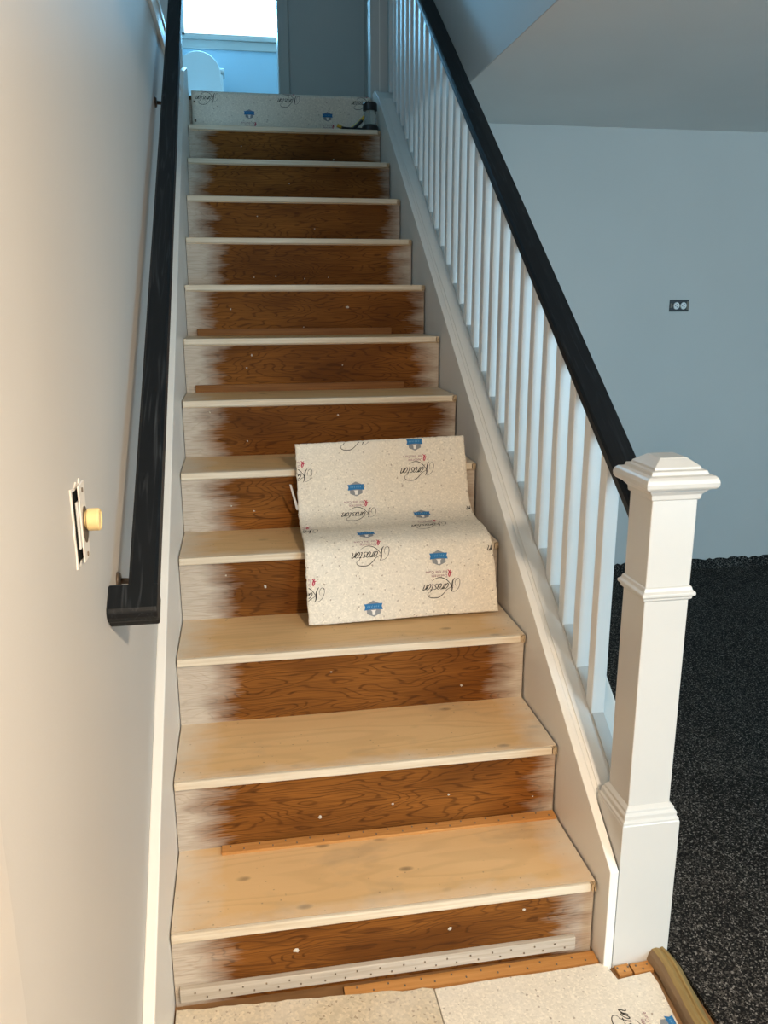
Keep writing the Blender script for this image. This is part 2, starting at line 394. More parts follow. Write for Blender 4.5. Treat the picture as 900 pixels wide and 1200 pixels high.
# charcoal carpet
cp = obj('carpet', boxes(((1.11, -1.6, 0), (4.6, FARY, .014)), ((1.24, -4.2, 0), (4.6, -1.6, .014))), 'carpet_charcoal')
tag(cp, 'charcoal flecked wall-to-wall carpet right of the stairs', 'carpet')
cp['base'] = [0, 0, 0]
def turned_edge():
    bm = bmesh.new(); n = 160; prev = None
    for i in range(n+1):
        x = 1.11+(4.6-1.11)*i/n; h = .058+random.uniform(-.006, .010)
        d = .03+random.uniform(-.004, .004)
        ring = [bm.verts.new(p) for p in ((x, FARY-d-.02, .012), (x, FARY-d, .02), (x, FARY-.016, h*.7), (x, FARY-.002, h))]
        if prev:
            for j in range(3): bm.faces.new((prev[j], ring[j], ring[j+1], prev[j+1]))
        prev = ring
    return bm
obj('turned_up_edge', turned_edge(), 'carpet_charcoal', cp)

# ================================================================== staircase
st = thing('staircase', 'bare wooden staircase of stripped treads and stained plywood risers', 'staircase', (0, 0, 0))
TW = W-.005
def ragged_end():                     # splintered stub of the old bullnose beside the skirt
    bm = bmesh.new()
    for k in range(5):
        x = .924+k*.0023; bm_box(bm, (x, -.004+random.uniform(-.002, .003), -.026+random.uniform(0, .014)), (x+.0019, .008, -.001-random.uniform(0, .003)))
    return bm
me_tread = to_mesh('tread', boxes(((.003, .0065, -.024), (TW, RUN+.012, 0))), 'tread_wood')
me_nose = to_mesh('nosing', boxes(((.003, -.006, -.0205), (.922, .006, .0004))), 'nosing_wood')
me_rag = to_mesh('nosing_stub', ragged_end(), 'raw_wood')
me_riser = to_mesh('riser', boxes(((.002, .0075, 0), (TW, .022, R-.0245))), 'riser_wood')
treads, risers = {}, {}
for i in range(1, 14):
    z = (i-1)*R; y = (i-1)*RUN
    risers[i] = obj('riser', me_riser, parent=st, loc=(0, y, z+.0))
    if i <= 12:
        t = treads[i] = obj('tread', me_tread, parent=st, loc=(0, y, i*R))
        obj('nosing', me_nose, parent=t, loc=(0, y, i*R), bevel=.003)
        obj('nosing_stub', me_rag, parent=t, loc=(0, y, i*R))
# tack strips
def strip_with_nails(x0, x1, y0, y1, z0, z1, face='z'):
    return boxes(((x0, y0, z0), (x1, y1, z1)))
def nails(x0, x1, ya, yb, z, n, face='z', y=0):
    bm = bmesh.new()
    for k in range(n):
        x = x0+(k+.5)*(x1-x0)/n+random.uniform(-.004, .004); s = .0016
        if face == 'z':
            yy = ya if k % 2 else yb
            bm_box(bm, (x-s, yy-s, z), (x+s, yy+s, z+.0025))
        else:
            zz = ya if k % 2 else yb
            bm_box(bm, (x-s, y-.002, zz-s), (x+s, y, zz+s))
    return bm
ts = obj('tack_strip', strip_with_nails(.103, .934, .237, .2665, R, R+.0075), 'tack_orange', bevel=.001)
tag(ts, 'orange plywood tack strip along the back of the lowest tread', 'tack strip', 'carpet tack strips'); ts['base'] = [0, 0, 0]
obj('nail', nails(.11, .93, .245, .258, R+.0075, 26), 'nail_steel', ts)['kind'] = 'stuff'
for i, (xa, xb) in ((6, (.035, .80)), (7, (.04, .80))):
    y = i*RUN
    o = obj('tack_strip', boxes(((xa, y-.002, i*R), (xb, y+.0072, i*R+.026))), 'tack_brown', bevel=.001)
    o['base'] = [0, 0, 0]
    tag(o, 'brown stained tack strip at the foot of the riser %s' % ('just above the sixth tread' if i == 6 else 'just above the seventh tread'), 'tack strip', 'carpet tack strips')
o = obj('tack_strip', boxes(((.013, -.006, .02), (.893, .0072, .053))), 'tack_painted', bevel=.0015)
tag(o, 'white oversprayed tack strip nailed along the bottom riser', 'tack strip', 'carpet tack strips'); o['base'] = [0, 0, 0]
obj('nail', nails(.03, .88, .030, .043, 0, 34, 'y', -.006), 'nail_steel', o)['kind'] = 'stuff'
# paint flakes stuck to the risers
def flake(s):
    bm = bmesh.new(); n = 7
    f = [bm.verts.new((s*random.uniform(.5, 1.2)*math.cos(2*math.pi*k/n), .0060, s*random.uniform(.4, 1.1)*math.sin(2*math.pi*k/n))) for k in range(n)]
    c = bm.verts.new((0, .003, 0))
    for k in range(n): bm.faces.new((f[k], f[(k+1) % n], c))
    return bm
FL = {1: ((.26, .105, .009), (.60, .11, .008), (.77, .135, .006)), 2: ((.34, .055, .008), (.52, .07, .006), (.66, .08, .005), (.88, .05, .004)), 3: ((.76, .05, .006), (.4, .12, .004)),
      4: ((.24, .09, .008), (.13, .13, .005)), 5: ((.15, .08, .005), (.22, .06, .005)), 6: ((.21, .05, .005), (.52, .13, .006), (.09, .15, .005)), 7: ((.24, .13, .006), (.22, .085, .005), (.57, .09, .004)),
      8: ((.17, .10, .006), (.625, .105, .012), (.45, .03, .004)), 9: ((.27, .035, .004), (.36, .04, .006), (.48, .03, .005), (.58, .035, .004)), 10: ((.55, .06, .005), (.3, .11, .004)), 11: ((.46, .09, .004),), 12: ((.7, .05, .006), (.25, .1, .004))}
for i, fl in FL.items():
    for x, z, s in fl:
        obj('paint_flake', flake(s*.7), 'paint_chip', risers[i], (x, (i-1)*RUN, (i-1)*R+z))
# left skirt board
def line(y, h): return R+K*y+h
poly = [(-.30, 0), (-.30, line(-.30, .25)), (2.86, line(2.86, .25)), (3.15, LZ+.12), (3.2, LZ+.12), (3.2, LZ-.3), (.6, 0)]
sk = obj('skirt_board', prism_x(poly, WX, 0), 'stair_white', st, bevel=.0025)
# right skirt board, cap and outer stringer
top_end = 2.98
poly = [(-.055, 0), (-.055, line(-.055, .105)), (top_end, line(top_end, .105)), (3.10, 2.505), (3.24, 2.505), (3.24, LZ-.3), (.75, 0)]
obj('skirt_board', prism_x(poly, W, W+.02), 'stair_white', st, bevel=.002)
poly = [(.075, line(.075, .06)), (.075, line(.075, .100)), (top_end, line(top_end, .100)), (3.10, 2.50), (3.24, 2.50), (3.24, 2.44)]
obj('skirt_cap', prism_x(poly, W+.0205, 1.088), 'stair_white', st, bevel=.003)
poly = [(.075, line(.075, .100)), (.075, line(.075, .104)), (top_end, line(top_end, .104)), (top_end, line(top_end, .100))]
obj('cap_bead', prism_x(poly, .972, 1.009), 'stair_white', st, bevel=.0015)
poly = [(.09, 0), (.09, line(.09, .055)), (3.2, line(3.2, .0)), (3.2, 0)]
obj('outer_stringer', prism_x(poly, W+.022, 1.080), 'stair_white', st)
poly = [(.04, 0), (.04, line(.04, .05)), (FARY, line(FARY, .05)), (FARY, line(FARY, -.2)), (.35, 0)]
obj('outer_skirt', prism_x(poly, 1.0805, 1.094), 'stair_white', st, bevel=.002)

# ================================================================== balustrade
NX, NY = 1.029, .014
bl = thing('balustrade', 'white stair railing with square balusters, black handrail and capped newel', 'railing', (NX, NY, 0))
nw = obj('newel_post', square_stack([(.048, .39), (.048, 1.0), (.048, 1.092)]), 'trim_white', bl, (NX, NY, 0), bevel=.002)
obj('plinth', square_stack([(.066, 0), (.066, .362), (.0645, .364), (.0645, .369), (.0605, .373), (.0605, .383), (.056, .388), (.056, .393), (.048, .401)]), 'trim_white', nw, (NX, NY, 0), bevel=.0012)
obj('collar', square_stack([(.048, .868), (.053, .872), (.053, .876), (.058, .880), (.058, .886), (.053, .890), (.051, .897), (.048, .899)]), 'trim_white', nw, (NX, NY, 0), bevel=.001)
obj('cap', square_stack([(.048, 1.078), (.052, 1.080), (.053, 1.090), (.060, 1.097), (.062, 1.101), (.071, 1.103), (.0755, 1.108), (.0765, 1.116), (.0745, 1.124), (.069, 1.129), (.060, 1.1305), (.058, 1.138), (.050, 1.1395), (.049, 1.144), (.030, 1.158), (.0285, 1.160)]), 'trim_white', nw, (NX, NY, 0), bevel=.0012)
# black rail
RS = K+.024
def rz(y, h): return R+.003+h+RS*y
def rail_bm():
    rings = []
    hw = .033
    prof = [(-hw+.006, 0), (hw-.006, 0), (hw-.004, .010), (hw, .014), (hw, .032), (hw-.004, .041), (0, .043), (-hw+.004, .041), (-hw, .032), (-hw, .014), (-hw+.004, .010)]
    for y in (.062, 3.2):
        rings.append([(NX+.001+a, y, rz(y, .737)+b) for a, b in prof])
    return loft(rings)
obj('handrail', rail_bm(), 'rail_black', bl)
# balusters
hb = .0175
for n in range(-1, 29):
    y = .2615+n*.1038
    if y > 3.1: break
    y0, y1 = y-hb, y+hb
    b0 = lambda yy: min(line(yy, .098), 2.498)
    t0 = lambda yy: rz(yy, .741)
    bm = bmesh.new()
    v = [bm.verts.new(p) for p in ((NX-hb, y0, b0(y0)), (NX+hb, y0, b0(y0)), (NX+hb, y1, b0(y1)), (NX-hb, y1, b0(y1)),
                                   (NX-hb, y0, t0(y0)), (NX+hb, y0, t0(y0)), (NX+hb, y1, t0(y1)), (NX-hb, y1, t0(y1)))]
    for f in ((0, 3, 2, 1), (4, 5, 6, 7), (0, 1, 5, 4), (1, 2, 6, 5), (2, 3, 7, 6), (3, 0, 4, 7)): bm.faces.new([v[k] for k in f])
    if n >= 0: obj('baluster', bm, 'baluster_white_lit', bl, bevel=.0025)
    else: bm.free()
    if n < 26:     # fillet let in between two balusters
        ya, yb = (y1+.001 if n >= 0 else .066), y+.1038-hb-.001
        obj('fillet', prism_x([(ya, line(ya, .100)), (ya, line(ya, .109)), (yb, line(yb, .109)), (yb, line(yb, .100))], NX-.015, NX+.015), 'trim_white', bl, bevel=.001)
pt = obj('top_post', square_stack([(.046, 2.44), (.046, 3.7)]), 'trim_white', bl, (.978, 3.215, 0), bevel=.003)
obj('post_bead', boxes(((.976, 3.167, 2.5), (.981, 3.1695, 3.7))), 'stair_white', pt)

# ================================================================== wall handrail
wh = thing('wall_handrail', 'black wooden handrail fixed along the left wall of the stairs', 'handrail', (.03, -.26, .99))
hx0, hx1, hh = .008, .053, .992
def lz(y, h): return R+K*y+h
prof = [(hx0+.003, -.055), (hx1-.003, -.055), (hx1, -.050), (hx1, -.006), (hx1-.005, 0), (hx0+.005, 0), (hx0, -.006), (hx0, -.050)]
ya, yb = -.215, 3.0
obj('rail', loft([[(x, y, lz(y, hh)+z) for x, z in prof] for y in (ya, yb)]), 'rail_black', wh)
# level return into the wall
def ret():
    al = math.atan(K); y0, z0 = ya+.004, lz(ya+.004, hh)
    P = [(0, 0), (.046, 0), (.053, -.004), (.056, -.012), (.056, -.024), (.051, -.029), (.051, -.043), (.046, -.048), (0, -.048)]
    return prism_x([(y0-s_*math.cos(al)-n_*math.sin(al), z0-s_*math.sin(al)+n_*math.cos(al)) for s_, n_ in P], WX, hx1+.001)
obj('return_end', ret(), 'rail_black', wh, bevel=.003)
def bracket(y):
    z = lz(y, hh)-.055
    bm = lathe([(.0, 0), (.015, 0), (.015, .003), (.012, .006), (0.0, .007)], 16)
    bmesh.ops.rotate(bm, verts=bm.verts, cent=(0, 0, 0), matrix=Matrix.Rotation(math.pi/2, 3, 'Y'))
    bmesh.ops.translate(bm, verts=bm.verts, vec=(WX, y, z-.035))
    return bm, sweep([(WX, y, z-.035), (WX+.02, y, z-.037), (.020, y, z-.028), (.030, y, z-.004), (.030, y+.0005, z+.004)], circ(.0055, 8))
for y in (-.12, 1.32, 2.75):
    a, b = bracket(y)
    br = obj('bracket', b, 'bracket_metal', wh, smooth=True)
    obj('rosette', a, 'bracket_metal', br, smooth=True)

# ================================================================== printed padding
def catmull(P, n=6):
    out = []
    for i in range(len(P)-1):
        p0, p1, p2, p3 = P[max(i-1, 0)], P[i], P[i+1], P[min(i+2, len(P)-1)]
        for k in range(n):
            t = k/n
            out.append(tuple(.5*((2*b)+(-a+c)*t+(2*a-5*b+4*c-d)*t*t+(-a+3*b-3*c+d)*t**3) for a, b, c, d in zip(p0, p1, p2, p3)))
    out.append(P[-1]); return out
def stroke(P, w0, w1):
    """flat ribbon quads of a pen stroke, swelling from w0 to w1 in the middle"""
    L = catmull(P); q = []; n = len(L)
    for i, p in enumerate(L):
        a = L[max(i-1, 0)]; b = L[min(i+1, n-1)]
        dx, dy = b[0]-a[0], b[1]-a[1]; d = math.hypot(dx, dy) or 1
        wd = (w0+(w1-w0)*math.sin(math.pi*i/(n-1)))/2
        q.append(((p[0]-dy/d*wd, p[1]+dx/d*wd), (p[0]+dy/d*wd, p[1]-dx/d*wd)))
    return [(q[i][0], q[i+1][0], q[i+1][1], q[i][1]) for i in range(n-1)]
def script_quads():
    cv = lambda P: [((660-x)/100, (y-545)/70*.78) for x, y in P]
    Q = []
    Q += stroke(cv([(600, 545), (592, 510), (612, 470), (645, 465), (655, 500), (635, 560), (590, 600), (545, 608)]), .03, .06)
    Q += stroke(cv([(592, 455), (566, 485), (552, 540), (548, 580), (528, 612)]), .05, .16)
    Q += stroke(cv([(556, 540), (520, 560), (480, 580), (430, 625), (380, 655), (330, 662), (270, 655), (240, 635), (245, 605), (275, 590)]), .03, .095)
    Q += stroke(cv([(562, 565), (545, 535), (500, 480), (450, 450), (400, 440), (350, 450), (300, 475)]), .03, .10)
    G = {'a': [[(.38, .9), (.2, 1), (.02, .6), (.02, .2), (.15, 0), (.3, .25), (.38, .9), (.38, .15), (.48, .02)]],
         'r': [[(-.03, .8), (.06, 1), (.08, .5), (.06, 0)], [(.08, .5), (.2, .95), (.36, .95)]],
         's': [[(.36, .9), (.2, 1), (.06, .8), (.2, .5), (.33, .25), (.2, 0), (.02, .1)]],
         't': [[(.15, 1.5), (.12, .5), (.15, .05), (.3, .05)], [(0, 1), (.32, 1)]],
         'n': [[(.03, 1), (.05, 0)], [(.05, .6), (.2, 1), (.33, .9), (.34, .2), (.5, .02)]]}
    x = 1.45
    for ch in 'arastan':
        for s in G[ch]:
            Q += stroke([(x+a*1.05+b*.30, -.40+b*.66) for a, b in s], .05, .105)
        x += .475 if ch not in 'tr' else .40
    return [tuple((px-2.5, py) for px, py in q) for q in Q]
def text_tris(body, size):
    cu = bpy.data.curves.new('lettering', 'FONT'); cu.body = body; cu.size = size; cu.align_x = 'LEFT'; cu.resolution_u = 2
    o = bpy.data.objects.new('lettering', cu); COL.objects.link(o)
    dg = bpy.context.evaluated_depsgraph_get(); me = o.evaluated_get(dg).to_mesh()
    T = [tuple((me.vertices[i].co.x, me.vertices[i].co.y) for i in p.vertices) for p in me.polygons]
    o.evaluated_get(dg).to_mesh_clear(); bpy.data.objects.remove(o); bpy.data.curves.remove(cu)
    return T
SU = .0236     # one script unit in metres
def scl(F, s, dx=0, dy=0): return [tuple((x*s+dx, y*s+dy) for x, y in f) for f in F]
SCRIPT = scl(script_quads(), SU)
SLOGAN = text_tris('Decorate', .0125)
SLOGAN = scl(SLOGAN, 1, -.022, -.036)+scl(text_tris('for the Cure', .0125), 1, -.022, -.0475)
RIBBON = [q for s in ([(-.027, -.028), (-.031, -.036), (-.029, -.043), (-.024, -.049)], [(-.033, -.048), (-.028, -.041), (-.0255, -.034), (-.027, -.028)], [(-.036, -.041), (-.031, -.0405), (-.026, -.041)]) for q in stroke(s, .0016, .0034)]
BC = (0, -.085)
def shp(P): return [tuple((BC[0]+x, BC[1]+y) for x, y in P)]
SHIELD = shp([(0, -.023), (.020, -.013), (.020, .014), (0, .023), (-.020, .014), (-.020, -.013)])
NOTCH = shp([(-.004, .018), (.004, .018), (.0045, .008), (.008, .004), (-.008, .004), (-.0045, .008)])
BANNER = shp([(-.027, -.014), (.027, -.014), (.024, -.006), (.027, .004), (0, .001), (-.027, .004), (-.024, -.006)])
BTEXT = [q for x in (-.016, -.010, -.004, .003, .009, .015) for q in stroke([(BC[0]+x, BC[1]-.010), (BC[0]+x+.0018, BC[1]-.004), (BC[0]+x+.003, BC[1]-.008)], .0008, .0016)]
def cut(face, inside, it=0):
    return inside(face)
def print_mark(pad, surf, origin, rot, inside, parts='slr b'):
    """lay one repeat of the printed design on the pad: surf(u, v, h) -> point"""
    c, s = math.cos(rot), math.sin(rot)
    def put(name, faces, m, h, parent):
        bm = bmesh.new(); k = 0
        for f in faces:
            uv = [(origin[0]+c*x-s*y, origin[1]+s*x+c*y) for x, y in f]
            if not all(inside(u, v) for u, v in uv): continue
            try: bm.faces.new([bm.verts.new(surf(u, v, h)) for u, v in uv]); k += 1
            except ValueError: pass
        if not k: bm.free(); return None
        bmesh.ops.triangulate(bm, faces=bm.faces)
        return obj(name, bm, m, parent)
    put('script_lettering', SCRIPT, 'ink_black', .0006, pad)
    put('slogan_lettering', SLOGAN, 'ink_mauve', .0006, pad)
    put('ribbon_mark', RIBBON, 'ink_pink', .0007, pad)
    if all(inside(origin[0]+c*x-s*y, origin[1]+s*x+c*y) for x, y in BANNER[0]):
        def fan(P):
            cx = sum(p[0] for p in P)/len(P); cy = sum(p[1] for p in P)/len(P)
            return [((cx, cy), P[i], P[(i+1) % len(P)]) for i in range(len(P))]
        b = put('shield_mark', fan(SHIELD[0]), 'ink_grey', .0006, pad)
        if b is not None:
            put('shield_notch', fan(NOTCH[0]), 'paper_white', .0009, b)
            put('banner', fan(BANNER[0]), 'ink_blue', .0011, b)
            put('banner_lettering', BTEXT, 'ink_light_blue', .0014, b)

# --- loose piece draped over three steps
PROF = catmull([(.672, .581), (.700, .660), (.732, .742), (.768, .786), (.835, .800), (.912, .803), (.972, .828), (1.003, .890), (1.022, .955), (1.038, .995), (1.052, 1.030)], 8)
cum = [0]
for a, b in zip(PROF, PROF[1:]): cum.append(cum[-1]+math.hypot(b[0]-a[0], b[1]-a[1]))
PL = cum[-1]
def prof_at(v):
    v = min(max(v, 0), PL)
    for i in range(len(cum)-1):
        if v <= cum[i+1] or i == len(cum)-2:
            t = (v-cum[i])/(cum[i+1]-cum[i]); a, b = PROF[i], PROF[i+1]
            d = math.hypot(b[0]-a[0], b[1]-a[1])
            return a[0]+(b[0]-a[0])*t, a[1]+(b[1]-a[1])*t, -(b[1]-a[1])/d, (b[0]-a[0])/d
PX0, PX1 = .354, .908
def padsurf(u, v, h):
    y, z, ny, nz = prof_at(v)
    f = (u-PX0)/(PX1-PX0)
    wav = .004*math.sin(u*9+1)+.010*f*max(0, .2-v)/.2+.006*f*(v/PL)
    return Vector((u - .014*f*(v/PL), y+wav+ny*h, z+nz*h+.010*f*(v/PL)**2))
def sheet(surf, us, vs, th, jag=0.0):
    bm = bmesh.new(); top = []; bot = []
    for j, v in enumerate(vs):
        rt, rb = [], []
        for i, u in enumerate(us):
            uu, vv = u, v
            if jag and i in (0, len(us)-1): uu += random.uniform(-jag, jag)
            if jag and j in (0, len(vs)-1): vv += random.uniform(-jag, jag)
            rt.append(bm.verts.new(surf(uu, vv, 0))); rb.append(bm.verts.new(surf(uu+random.uniform(-jag, jag)*.7, vv+random.uniform(-jag, jag)*.7, -th)))
        top.append(rt); bot.append(rb)
    nu, nv = len(us), len(vs)
    for j in range(nv-1):
        for i in range(nu-1):
            bm.faces.new((top[j][i], top[j][i+1], top[j+1][i+1], top[j+1][i])); bm.faces.new((bot[j][i], bot[j+1][i], bot[j+1][i+1], bot[j][i+1]))
    for i in range(nu-1):
        bm.faces.new((bot[0][i], bot[0][i+1], top[0][i+1], top[0][i])); bm.faces.new((top[-1][i], top[-1][i+1], bot[-1][i+1], bot[-1][i]))
    for j in range(nv-1):
        bm.faces.new((top[j][0], top[j+1][0], bot[j+1][0], bot[j][0])); bm.faces.new((bot[j][-1], bot[j+1][-1], top[j+1][-1], top[j][-1]))
    return bm
def lin(a, b, n): return [a+(b-a)*i/(n-1) for i in range(n)]
pad = thing('carpet_pad', 'printed beige carpet padding piece draped over the steps', 'carpet padding', (.63, .672, .57))
ps = obj('pad_sheet', sheet(padsurf, lin(PX0, PX1, 90), lin(0, PL, 90), .010, .0012), 'pad_foam', pad, smooth=True)
pi = math.pi
def inpad(u, v): return PX0+.002 < u < PX1-.002 and .003 < v < PL-.003
for col, ph in ((.345, .081), (.54, -.051), (.742, .081), (.945, -.051)):
    for k in range(-1, 5):
        print_mark(pad, padsurf, (col, ph+k*.238), pi, inpad)
# frayed strip torn off its left edge
obj('torn_sliver', sweep([(.352, .985, .835), (.345, .962, .865), (.336, .95, .90), (.330, .945, .925)], [(-.004, 0), (.004, 0), (.003, .0015), (-.003, .0015)]), 'paper_white', pad)

# --- padding on the floor at the foot of the stairs
def flat(z):
    return lambda u, v, h: Vector((u, v, z+h))
fp = thing('carpet_pad', 'printed white padding on the floor by the newel post', 'carpet padding', (.8, -.3, 0))
poly = [(.553, -.05), (.70, -.046), (.80, -.047), (.93, -.044), (.948, -.048), (.957, -.094), (1.038, -.086), (1.040, -.12), (1.008, -.42), (.978, -.72), (.553, -.72)]
obj('pad_sheet', prism_z(poly, .001, .0115), 'pad_foam', fp, bevel=.002)
def infp(u, v): return .555 < u < 1.03 and -.7 < v < -.07
for u, v in ((.925, -.225), (.735, -.345), (.56, -.25), (.925, -.45)):
    print_mark(fp, flat(.0115), (u, v), pi/2-.06, infp)
fl = thing('carpet_pad', 'coarse speckled plain foam padding on the floor left of the printed piece', 'carpet padding', (.27, -.3, 0))
ep = []
x = .004
ep.append((x, -.72)); ep.append((x, -.012))
for k in range(24): ep.append((.01+k*.0225, -.014-.033*k/24+random.uniform(-.003, .003)))
ep += [(.551, -.05), (.551, -.72)]
obj('pad_sheet', prism_z(ep, .001, .013), 'pad_foam_coarse', fl, bevel=.002)
# --- tack strips on the floor
o = obj('tack_strip', prism_z([(.36, -.040), (.36, -.008), (.938, -.004), (.938, -.036)], .0, .0075), 'tack_orange')
o['base'] = [0, 0, 0]; tag(o, 'orange tack strip on the floor below the bottom riser', 'tack strip', 'carpet tack strips')
obj('nail', nails(.37, .93, -.028, -.016, .0075, 16), 'nail_steel', o)['kind'] = 'stuff'
for xa, xb, lab in ((.966, .999, 'short orange block of tack strip under the newel, left of two'), (1.003, 1.050, 'short orange block of tack strip under the newel, right of two')):
    o = obj('tack_strip', prism_z([(xa, -.084), (xa, -.056), (xb, -.053), (xb, -.080)], .0, .009), 'tack_orange', bevel=.001)
    o['base'] = [0, 0, 0]; tag(o, lab, 'tack strip', 'carpet tack strips')
    obj('nail', nails(xa, xb, -.075, -.064, .009, 3), 'nail_steel', o)['kind'] = 'stuff'
# --- loose gold moulding between padding and carpet
mo = thing('threshold_moulding', 'gold brown moulding strip lying between padding and charcoal carpet', 'moulding', (1.075, -.1, 0))
def mould(prof):
    pts = []
    for i in range(26):
        t = i/25; y = -.048-.62*t
        xo = 1.082-.022*math.sin(min(t*5, 1)*pi)*.25+.010*math.exp(-((t-.0)/.05)**2)*-1+.006*math.sin(t*16)*math.exp(-t*3)-.035*t
        pts.append((xo, y, .004+.010*math.exp(-((t-.03)/.12)**2)))
    rings = [[(p[0]+a, p[1], p[2]+b) for a, b in prof] for p in pts]
    return loft(rings)
obj('face', mould([(-.022, .012), (-.016, .024), (-.006, .026), (.004, .0225), (.006, .026), (.010, .0265), (.0125, .023), (.020, .016), (.027, .008), (.027, .004), (-.020, .004)]), 'moulding_gold', mo, smooth=False, bevel=.001)
obj('edge', mould([(-.027, -.003), (-.0225, .013), (-.0165, .0235), (-.0155, .0), (-.018, -.003)]), 'moulding_side', mo)

# --- padding turned up over the landing edge
LYF = LY-.012
def landsurf(u, v, h):
    H = LZ+.018-(12*R+.004)
    if v <= H-.02: return Vector((u, LYF-.0-h, 12*R+.004+v))
    a = min((v-(H-.02))/.0314, 1)*pi/2
    if v <= H-.02+.0314: return Vector((u, LYF+.02-(.02+h)*math.cos(a), 12*R+.004+H-.02+(.02+h)*math.sin(a)))
    return Vector((u, LYF+.02+v-(H-.02)-.0314, LZ+.018+h))
lp = thing('carpet_pad', 'printed padding hanging over the top riser from the landing', 'carpet padding', (.47, LY, LZ))
HH = LZ+.018-(12*R+.004)
obj('pad_sheet', sheet(landsurf, lin(.015, .928, 40), lin(0.0, HH-.021, 10)+lin(HH-.02, HH+.0114, 8)+lin(HH+.02, HH+.9, 6), .010, .0008), 'pad_foam', lp, smooth=True)
def inlp(u, v): return .02 < u < .92 and .004 < v < HH+.3
for u, v in ((.09, HH-.035), (.50, HH-.035), (.88, HH-.035), (.30, .015), (.70, .015), (.09, -.09)):
    print_mark(lp, landsurf, (u, v), pi, inlp)
obj('edge_staple', boxes(((.024, LYF-.0035, 12*R+.06), (.034, LYF, 12*R+.072)), ((.024, LYF-.0035, 12*R+.15), (.034, LYF, 12*R+.158))), 'nail_steel', lp)

# ================================================================== dimmer switch on the left wall
SY, SZ = -.392, 1.178
sw = thing('dimmer_switch', 'uncovered dimmer switch with cream knob in the left wall', 'switch', (WX, SY, SZ))
def ragged(y0, y1, z0, z1, n, amp, x0, x1):
    P = []
    for a, b in (((y0, z0), (y1, z0)), ((y1, z0), (y1, z1)), ((y1, z1), (y0, z1)), ((y0, z1), (y0, z0))):
        for k in range(n):
            t = k/n; P.append((a[0]+(b[0]-a[0])*t+random.uniform(-amp, amp), a[1]+(b[1]-a[1])*t+random.uniform(-amp, amp)))
    return prism_x(P, x0, x1)
obj('torn_plaster', ragged(SY-.034, SY+.030, SZ-.053, SZ+.052, 7, .0035, WX+.0002, WX+.0022), 'paper_white', sw)
obj('box_opening', ragged(SY-.029, SY+.025, SZ-.047, SZ+.046, 5, .002, WX+.0024, WX+.0030), 'dark_void', sw)
obj('switch_body', boxes(((WX+.003, SY-.022, SZ-.030), (WX+.006, SY+.020, SZ+.032))), 'outlet_grey', sw, bevel=.001)
yk = obj('yoke', boxes(((WX+.0062, SY-.017, SZ-.050), (WX+.0085, SY+.021, SZ+.053))), 'painted_metal', sw, bevel=.001)
def disc_x(r, x0, x1, y, z, n=24, sq=1.0):
    return loft([[(x, y+r*math.cos(2*pi*i/n), z+sq*r*math.sin(2*pi*i/n)) for i in range(n)] for x in (x0, x1)])
obj('worn_disc', disc_x(.0165, WX+.0086, WX+.0095, SY+.004, SZ-.003, sq=1.5), 'bracket_metal', yk)
obj('screw', disc_x(.0032, WX+.0086, WX+.0098, SY+.002, SZ+.044, 10), 'nail_steel', yk)
obj('screw', disc_x(.0032, WX+.0086, WX+.0098, SY+.002, SZ-.043, 10), 'nail_steel', yk)
kp = [(.0, .0095), (.0125, .0095), (.0125, .011), (.0150, .012), (.0150, .026), (.0135, .028), (.0118, .028), (.0110, .0265), (.0, .0260)]
kn = lathe(kp, 28); bmesh.ops.rotate(kn, verts=kn.verts, cent=(0, 0, 0), matrix=Matrix.Rotation(pi/2, 3, 'Y'))
obj('knob', kn, 'switch_cream', sw, (WX, SY+.008, SZ+.002), bevel=.0006)

# ================================================================== outlet on the far wall
ou = thing('power_outlet', 'sideways duplex outlet without cover in the blue grey far wall', 'outlet', (2.419, FARY, 1.43))
OX, OZ, OY = 2.419, 1.43, FARY
obj('box_opening', boxes(((OX-.055, OY-.002, OZ-.029), (OX+.052, OY-.0004, OZ+.030))), 'black_plastic', ou)
obj('yoke', boxes(((OX-.050, OY-.004, OZ-.010), (OX-.040, OY-.002, OZ+.012)), ((OX+.040, OY-.004, OZ-.020), (OX+.050, OY-.002, OZ+.022))), 'nail_steel', ou)
for dx in (-.019, .019):
    bm = loft([[(OX+dx+.0165*math.cos(2*pi*i/16), y, OZ+.0175*math.sin(2*pi*i/16)) for i in range(16)] for y in (OY-.010, OY-.002)])
    so = obj('socket_face', bm, 'plastic_white', ou, bevel=.001)
    for dz in (-.006, .006): obj('slot', boxes(((OX+dx-.001, OY-.0108, OZ+dz-.0018), (OX+dx+.006, OY-.0098, OZ+dz+.0018))), 'black_plastic', so)
    obj('ground_hole', boxes(((OX+dx-.009, OY-.0108, OZ-.0025), (OX+dx-.005, OY-.0098, OZ+.0025))), 'black_plastic', so)

